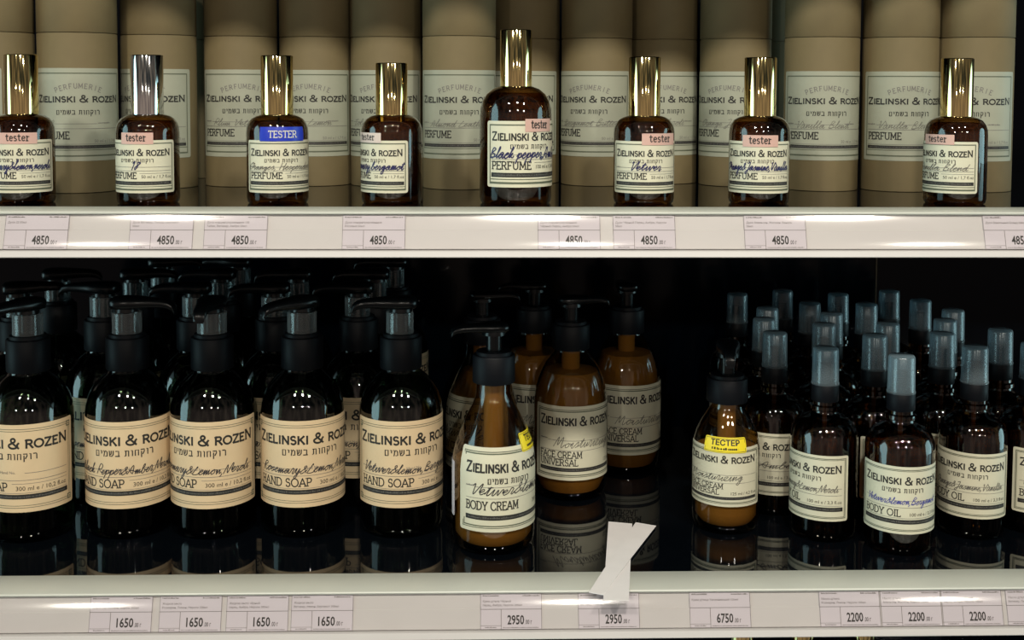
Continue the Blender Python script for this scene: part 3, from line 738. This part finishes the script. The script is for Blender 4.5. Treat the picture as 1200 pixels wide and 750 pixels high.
# ------------------------------------------------------------------ pump bottles
def head_data(s, zb, hz):
    """pump head with a spout along +X; zb = its underside, hz = height"""
    rings = [(-11.8, .50, .8, .6), (-11.4, .52, 5.5, .30*hz), (-9.5, .54, 8.6, .42*hz), (-5, .56, 10, .46*hz), (3, .56, 10, .46*hz), (10, .56, 8.2, .42*hz),
             (18, .56, 6.4, .36*hz), (26, .53, 5.4, .32*hz), (31, .42, 4.8, .30*hz), (34, .22, 4.3, .28*hz), (35, -.05, 3.8, .22*hz), (35.0, -.12, 1.2, .08*hz)]
    n = 16; V, F = [], []
    for x, zc, hw, hh in rings:
        for i in range(n):
            a = 2*math.pi*i/n; ca, sa = math.cos(a), math.sin(a)
            e = lambda t: math.copysign(abs(t)**.62, t)
            V.append((x*s, hw*s*e(ca), zb+zc*hz+hh*e(sa)))
    for k in range(len(rings)-1):
        for i in range(n):
            j = (i+1) % n; F.append((k*n+i, (k+1)*n+i, (k+1)*n+j, k*n+j))
    F.append(tuple(range(n))); F.append(tuple(reversed(range((len(rings)-1)*n, len(rings)*n))))
    return V, F
def make_pump(root, z0, z1, rc, stem_r, zh, hz, s, turn, clip, seg=48):
    """ribbed collar, stem, head turned towards turn; clip = clear lock clip"""
    prof = [(rc-2, z0), (rc-.3, z0), (rc, z0+.5), (rc, z1-.8), (rc-.6, z1), (rc-2.4, z1+.2), (rc-2.6, z1+2.4), (stem_r+2, z1+2.8), (stem_r+.4, z1+2.4), (stem_r+.4, z1+.5)]
    v, f = lathe_data(prof, 120)
    vv = []
    for (x, y, z) in v:                    # fine upright ribs on the collar wall
        r = math.hypot(x, y)
        if abs(r-rc) < .01:
            a = math.atan2(y, x); r2 = rc-(.22 if int(round(a/(2*math.pi)*120)) % 2 else 0); vv.append((x*r2/r, y*r2/r, z))
        else: vv.append((x, y, z))
    mesh_obj('collar', vv, f, M['matte_black'], root, sharp=50)
    lathe('stem', [(0, z1-2), (stem_r, z1-2), (stem_r, zh+1), (0, zh+1)], M['black_plastic'], root, 32)
    V, F = head_data(s, zh, hz)
    sk = lathe_data([(stem_r+2.6, zh+hz*.3), (stem_r+2.9, zh-.8), (stem_r+1.6, zh-.8), (stem_r+1.6, zh+hz*.3)], 32)
    b = len(V); V += sk[0]; F += [tuple(i+b for i in q) for q in sk[1]]
    h = mesh_obj('pump_head', V, F, M['black_plastic'], root, sharp=50); h.rotation_euler = (0, 0, turn)
    if clip:
        ro, ri, za, zb = 10.4, 9.3, z1+2.9, zh-1.0; n = 36; V, F = [], []
        for i in range(n+1):
            a = math.radians(32+296*i/n)+math.pi
            for r, z in ((ri, za), (ro, za), (ro, zb), (ri, zb)): V.append((r*math.cos(a), r*math.sin(a), z))
        for i in range(n):
            for k in range(4):
                F.append((4*i+k, 4*i+(k+1) % 4, 4*i+4+(k+1) % 4, 4*i+4+k))
        F += [(3, 2, 1, 0), (4*n, 4*n+1, 4*n+2, 4*n+3)]
        c = mesh_obj('lock_clip', V, F, M['clear_clip'], root, sharp=40); c.rotation_euler = (0, 0, turn); c['label'] = 'clear plastic lock clip around the stem'
    return h
SR = 29.7
PROFS = [(0, 3), (20, 2), (24, .3), (25.5, 0), (27.8, 1.8), (29.2, 5), (SR, 9), (SR, 84), (28.9, 91), (26.6, 98), (23, 104.5), (18.6, 109.6), (15, 112.6), (13.6, 114.5), (13.4, 118)]
def make_soap(x, y, off, hand, turn, label, seed):
    root = thing('soap_bottle', label, 'soap bottle', (x*MM, y*MM, ZL), 'dark hand soap pump bottles')
    lathe('glass_bottle', PROFS, M['green_glass'], root, 64)
    lathe('soap', inset(PROFS, 3.6, 6.5, 106), M['soap_liquid'], root, 48)
    lathe('dip_tube', [(0, 8), (2.4, 8), (2.4, 116), (0, 116)], M['matte_black'], root, 16)
    make_pump(root, 115.5, 138, 15.0, 5.2, 156.5, 10, 1.0, math.radians(turn), True)
    wrapped('label', art_soap(hand, random.Random(seed)), M['soap_paper'], radius_of(PROFS), 23, facing(x, y, off), root)
    return root
S1 = make_soap(-319.1, 82, -30, None, 238, 'dark soap pump bottle with empty handwriting line, cut off by left picture edge', 31)
S2 = make_soap(-251.5, 88, -6, 'Black Pepper&Amber,Neroli', -4, 'dark soap pump bottle with spout to the right, second from left in front', 32)
S3 = make_soap(-191.2, 87, -22, 'Rosemary&Lemon,Neroli', 268, 'dark soap pump bottle with spout towards the viewer, in the middle of the front five', 33)
S4 = make_soap(-127.7, 89, 12, 'Rosemary&Lemon,Neroli', 226, 'dark soap pump bottle fourth from left in front, spout towards the viewer and left', 34)
S5 = make_soap(-57.1, 87, 18, 'Vetiver&lemon,Bergamot', 186, 'dark soap pump bottle with spout to the left, rightmost of the front row', 35)
def soap_copy(src, x, y, off, turn, label):
    base = facing(src.location.x*1000, src.location.y*1000, {S1: -30, S2: -6, S3: -22, S4: 12, S5: 18}[src])
    return dup(src, (x*MM, y*MM, ZL), label, {'pump_head': math.radians(turn), 'lock_clip': math.radians(turn), 'label': facing(x, y, off)-base})
soap_copy(S5, -351.4, 151, 10, 20, 'dim soap bottle directly behind the leftmost soap bottle')
soap_copy(S4, -287, 151, 8, 172, 'dim soap bottle behind the gap between the first and second front soap bottles')
soap_copy(S2, -217.2, 151, 0, 182, 'dim soap bottle behind the gap between the second and third front soap bottles')
soap_copy(S3, -157.4, 151, 4, 190, 'dim soap bottle behind the gap between the third and fourth front soap bottles')
soap_copy(S5, -93.8, 151, -12, 184, 'dim soap bottle behind the gap between the fourth and fifth front soap bottles')
soap_copy(S2, -345.6, 218, 0, 12, 'third-row soap bottle in shadow, leftmost of its row')
soap_copy(S2, -282.8, 218, 0, 10, 'third-row soap bottle in shadow, pump showing above the second front bottle')
soap_copy(S2, -212, 218, 0, 180, 'third-row soap bottle in shadow, pump showing above the third front bottle')
soap_copy(S2, -150, 218, 0, 185, 'third-row soap bottle in shadow, pump showing above the fourth front bottle')
soap_copy(S2, -86.6, 218, 0, 182, 'third-row soap bottle in shadow, pump showing left above the fifth front bottle')
soap_copy(S2, -278.1, 285, 0, 8, 'rearmost soap bottle in deep shadow between second and third front pumps')
soap_copy(S2, -211.5, 285, 0, 170, 'rearmost soap bottle in deep shadow above the third front pump')
soap_copy(S2, -76, 285, 0, 183, 'rearmost soap bottle in deep shadow above the fifth front pump')

# cream bottles
CR = 28.6
PROFC = [(0, 3), (19, 2), (23, .3), (24.5, 0), (27, 1.8), (28.2, 5), (CR, 9), (CR, 58), (28.0, 64), (26.5, 70.5), (24.3, 77), (21.4, 84), (18, 91), (14.9, 97), (12.9, 102), (12.2, 106), (12.2, 115)]
PROFB = [(0, 3), (19, 2), (23, .3), (24.5, 0), (27, 1.8), (28.2, 5), (CR, 9), (CR, 68), (28.2, 76), (27.2, 83), (25.3, 90), (22.4, 97), (18.8, 103), (15.4, 107.5), (13, 110.5), (12.2, 112.5), (12.2, 115)]
PROFF = [(0, 3), (16, 2), (19, .3), (20.5, 0), (22.6, 1.6), (23.6, 5), (23.9, 8), (23.9, 58), (23.3, 63.5), (21.6, 69.5), (18.6, 76), (15.2, 81.5), (12.4, 86), (11.6, 89), (11.6, 93)]
def cream_fill(prof, z0, z1, d, neck_r, zn):
    rf = radius_of(prof); n = 12
    pts = [(0, z0)]+[(rf(z0+(z1-z0)*i/n)-d-(3 if i == 0 else 0), z0+(z1-z0)*i/n) for i in range(n+1)]
    return pts+[(neck_r, z1+1.5), (neck_r, zn), (0, zn)]
def make_cream(x, y, off, hand, lines, vol, turn, label, seed, heb, fill, lz=(17, 57), W=76, small=False, extra=None):
    root = thing('cream_bottle', label, 'cream bottle', (x*MM, y*MM, ZL), 'amber cream pump bottles')
    prof = PROFF if small else PROFC if heb else PROFB; rnd = random.Random(seed)
    lathe('glass_bottle', prof, M['cream_glass'], root, 64)
    lathe('cream', cream_fill(prof, 5, fill, 2.2, 7.0 if not small else 6.5, prof[-1][1]-2), M['cream'], root, 48)
    if small: make_pump(root, 91, 108, 14.6, 5.5, 124, 11, .85, math.radians(turn), False)
    else: make_pump(root, 113, 132, 14.7, 5.4, 146.5, 7.5, .86, math.radians(turn), False)
    wrapped('label', art_cream(W, lz[1], hand, lines, vol, rnd, heb, small), M['paper'], radius_of(prof), lz[0], facing(x, y, off), root, off=.25)
    if extra:
        soff, W2, H2, sz = extra
        s = wrapped('tester_sticker', sticker_art('', W2, H2, M['ink'], rnd, 'yellow'), M['yellow_sticker'], radius_of(prof), sz, facing(x, y, soff), root, off=.62, corner=1.2)
        s['label'] = 'yellow sticker reading ТЕСТЕР'
    return root
c1 = make_cream(9.0, 54.7, 24, 'Vetiver&lemon', ['BODY CREAM'], '200 ml e', 192, 'amber body cream pump bottle standing nearest the front, yellow sticker on its shoulder', 41, True, 60, extra=(79, 30, 12, 69))
# narrow perforated back label seen edge-on at the left of that bottle
cvb = Canvas(40, 38); [cvb.rect(.5, 1.1, 1+i*1.5, 1.8+i*1.5, M['grey_ink']) for i in range(24)]
bl = wrapped('back_label', cvb, M['tag'], radius_of(PROFC), 22, facing(9, 54.7, -108), c1, off=.25); bl['label'] = 'white label on the back of the bottle'
make_cream(70.1, 160, 13, 'Moisturizing', ['FACE CREAM', 'UNIVERSAL'], '125 ml', 8, 'amber face cream pump bottle with spout to the right, behind the nearest cream bottle', 42, False, 96)
make_cream(44.5, 226, 20, 'Moisturizing', ['FACE CREAM', 'UNIVERSAL'], '125 ml', 180, 'amber cream pump bottle in the back, seen between two nearer cream bottles', 43, False, 96)
make_cream(121, 222, 22, 'Moisturizing', ['FACE CREAM', 'UNIVERSAL'], '125 ml', 95, 'amber face cream pump bottle at the right rear of the cream group', 44, False, 96)
make_cream(1.0, 182, -30, 'Vetiver&lemon', ['BODY CREAM'], '200 ml e', 4, 'amber cream pump bottle at left rear, mostly hidden by the nearest cream bottle', 45, True, 92)
make_cream(177.3, 85, -10, 'Moisturizing', ['FACE CREAM', 'UNIVERSAL'], '125 ml / 4,2 fl.oz', 262, 'small amber face cream bottle standing alone with yellow sticker on its label', 46, False, 58, lz=(21, 42), W=66, small=True, extra=(-2, 31, 10.5, 59.5))

# ------------------------------------------------------------------ body oil bottles
OR_ = 23.4
PROFO = [(0, 2.4), (15, 1.6), (18.5, .2), (19.8, 0), (22, 1.5), (23.1, 4.5), (OR_, 8), (OR_, 69), (22.9, 74), (21, 79), (17.2, 83), (12.8, 85.4), (9.9, 86.8), (9.3, 88), (9.3, 89), (10.6, 89.8), (10.6, 92.4), (9.0, 93.2), (9.0, 98)]
def make_oil(x, y, off, hand, pen, label, seed):
    root = thing('oil_bottle', label, 'oil bottle', (x*MM, y*MM, ZL), 'body oil spray bottles')
    lathe('glass_bottle', PROFO, M['oil_glass'], root, 56)
    lathe('oil', inset(PROFO, 3.0, 5.5, 79), M['oil_liquid'], root, 48)
    lathe('dip_tube', [(0, 5.8), (1.6, 5.8), (1.6, 97), (0, 97)], M['tube_plastic'], root, 12)
    lathe('collar', [(8.6, 95.6), (9.2, 95.4), (9.5, 95.8), (9.5, 107.6), (9.2, 108), (0, 108)], M['matte_black'], root, 40)
    lathe('spray_nozzle', [(0, 108), (4.6, 108), (4.4, 121), (3.6, 122), (0, 122)], M['matte_black'], root, 24)
    v = lathe('cap', [(9.7, 107.2), (9.75, 108.2), (9.35, 108.4), (8.95, 131.4), (8.5, 132.6), (7.9, 133), (0, 133), (0, 132.1), (7.4, 132.1), (8.0, 131), (8.5, 108.4)], M['frosted'], root, 40); v['label'] = 'clear frosted cap'
    wrapped('label', art_oil(hand, M[pen], random.Random(seed)), M['paper'], radius_of(PROFO), 16, facing(x, y, off), root)
    return root
O1 = make_oil(243.6, 68.7, -37, 'Rosemary&Lemon,Neroli', 'pencil', 'body oil spray bottle with label turned left, leftmost in the front row', 51)
O2 = make_oil(289.1, 44, 8, 'Vetiver&lemon,Bergamot', 'blue_pen_light', 'body oil spray bottle standing nearest the front, blue handwriting on its label', 52)
O3 = make_oil(351.3, 71.4, -7, 'Orange&Jasmine,Vanilla', 'pencil', 'body oil spray bottle in front, right of the one with blue handwriting', 53)
O4 = make_oil(398, 81, 52, 'Orange&Amber', 'dark_pen', 'body oil spray bottle cut off by the right picture edge', 54)
OA = make_oil(220.5, 121.8, -20, 'Rose,Amber', 'dark_pen', 'body oil bottle directly behind the small cream bottle and the leftmost front oil bottle', 55)
for src, x, y, off, lb in [
 (OA, 292.7, 111.9, 60, 'body oil bottle in the second row between the two leftmost front oil bottles'),
 (OA, 345.8, 118.3, 0, 'body oil bottle in the second row just left behind the third front oil bottle'),
 (OA, 395.3, 131.0, 0, 'body oil bottle in the second row at the right, cap beside the third front cap'),
 (OA, 266.6, 153.2, 0, 'body oil bottle behind the leftmost front oil bottle, cap right above its cap'),
 (OA, 317.1, 155.7, 0, 'body oil bottle in the third row, cap above and right of the nearest row gap'),
 (OA, 367.6, 169.2, 0, 'third-row body oil bottle behind the third front oil bottle, left cap of two'),
 (OA, 224.9, 175.1, 0, 'body oil bottle in the third row at the left of the oil group'),
 (OA, 285.0, 196.8, 0, 'body oil bottle in the fourth row, cap peeping out right behind another cap'),
 (OA, 238.2, 220.7, 0, 'fourth-row body oil bottle at the left, cap nearly covered by the one ahead'),
 (OA, 390.3, 210.8, 0, 'fourth-row body oil bottle at the right, cap nearly covered by the one ahead'),
 (OA, 280.1, 243.9, 0, 'dim body oil bottle in the fifth row, left one of three spaced caps'),
 (OA, 327.0, 238.4, 0, 'dim body oil bottle in the fifth row, middle one of three spaced caps'),
 (OA, 379.9, 256.7, 0, 'dim body oil bottle in the fifth row by the panel seam, right one of three'),
 (OA, 227.7, 289.5, 0, 'dim body oil bottle at the rear left, cap standing apart above the small cream bottle'),
 (OA, 272.2, 305.6, 0, 'dim body oil bottle against the back panel, left one of the last row'),
 (OA, 317.5, 288.0, 0, 'dim body oil bottle against the back panel, middle one of the last row'),
 (OA, 368.5, 303.5, 0, 'dim body oil bottle against the back panel, right one of the last row')]:
    dup(src, (x*MM, y*MM, ZL), lb, {'label': facing(x, y, off)-facing(220.5, 121.8, -20)})

# ------------------------------------------------------------------ paper blotter strips lying across the front edge
def strip(pts, z, label, bend):
    """pts: left/right edges from the far end to the near end (mm); thin paper with a slight droop at the near end"""
    n = len(pts); V, F = [], []
    for t in (0, 1):
        for (xl, yl, xr, yr, dz) in pts:
            V += [(xl, yl, z+dz+.28*t), (xr, yr, z+dz+.28*t)]
    m = 2*n
    for i in range(n-1):
        a = 2*i; F.append((a, a+2, a+3, a+1)); F.append((m+a, m+a+1, m+a+3, m+a+2))
        F.append((a, m+a, m+a+2, a+2)); F.append((a+1, a+3, m+a+3, m+a+1))
    F += [(0, 1, m+1, m), (m-2, 2*m-2, 2*m-1, m-1)]
    o = mesh_obj('paper_strip', V, F, M['blotter'], None, sharp=30, loc=(0, 0, ZL))
    return tag_thing(o, label, 'paper strip', 'white paper strips on the shelf edge')
def lerp_strip(far, near, dzs):
    out = []
    for i, dz in enumerate(dzs):
        t = i/(len(dzs)-1); out.append(tuple(far[k]+(near[k]-far[k])*t for k in range(4))+(dz,))
    return out
strip(lerp_strip((92.9, 88.8, 109.7, 84.3, 0), (75.7, -44, 91.5, -44.3, 0), [.0, 0, 0, 0, 0, 0, 0, -.1, -.5]), .7, 'white paper strip lying straight across the front edge, under the slanted one', 0)
strip(lerp_strip((112.3, 85.1, 126.2, 78.1, 0), (67.8, -33.4, 76.4, -37.3, 0), [.35, .4, .45, .45, .45, .45, .4, .2, -.3]), 1.0, 'white paper strip lying slanted on top of the straight one', 0)

# ------------------------------------------------------------------ glimpses of the shelf below
for i, x in enumerate((215, 268, 322)):
    make_perfume(x+6, 222+5*i, True, 0, None, None, 'gold', None, ['gold-capped bottle glimpsed under the lower rail, leftmost of three', 'gold-capped bottle glimpsed under the lower rail, middle of three', 'gold-capped bottle glimpsed under the lower rail, rightmost of three'][i], 70+i, z=ZT)
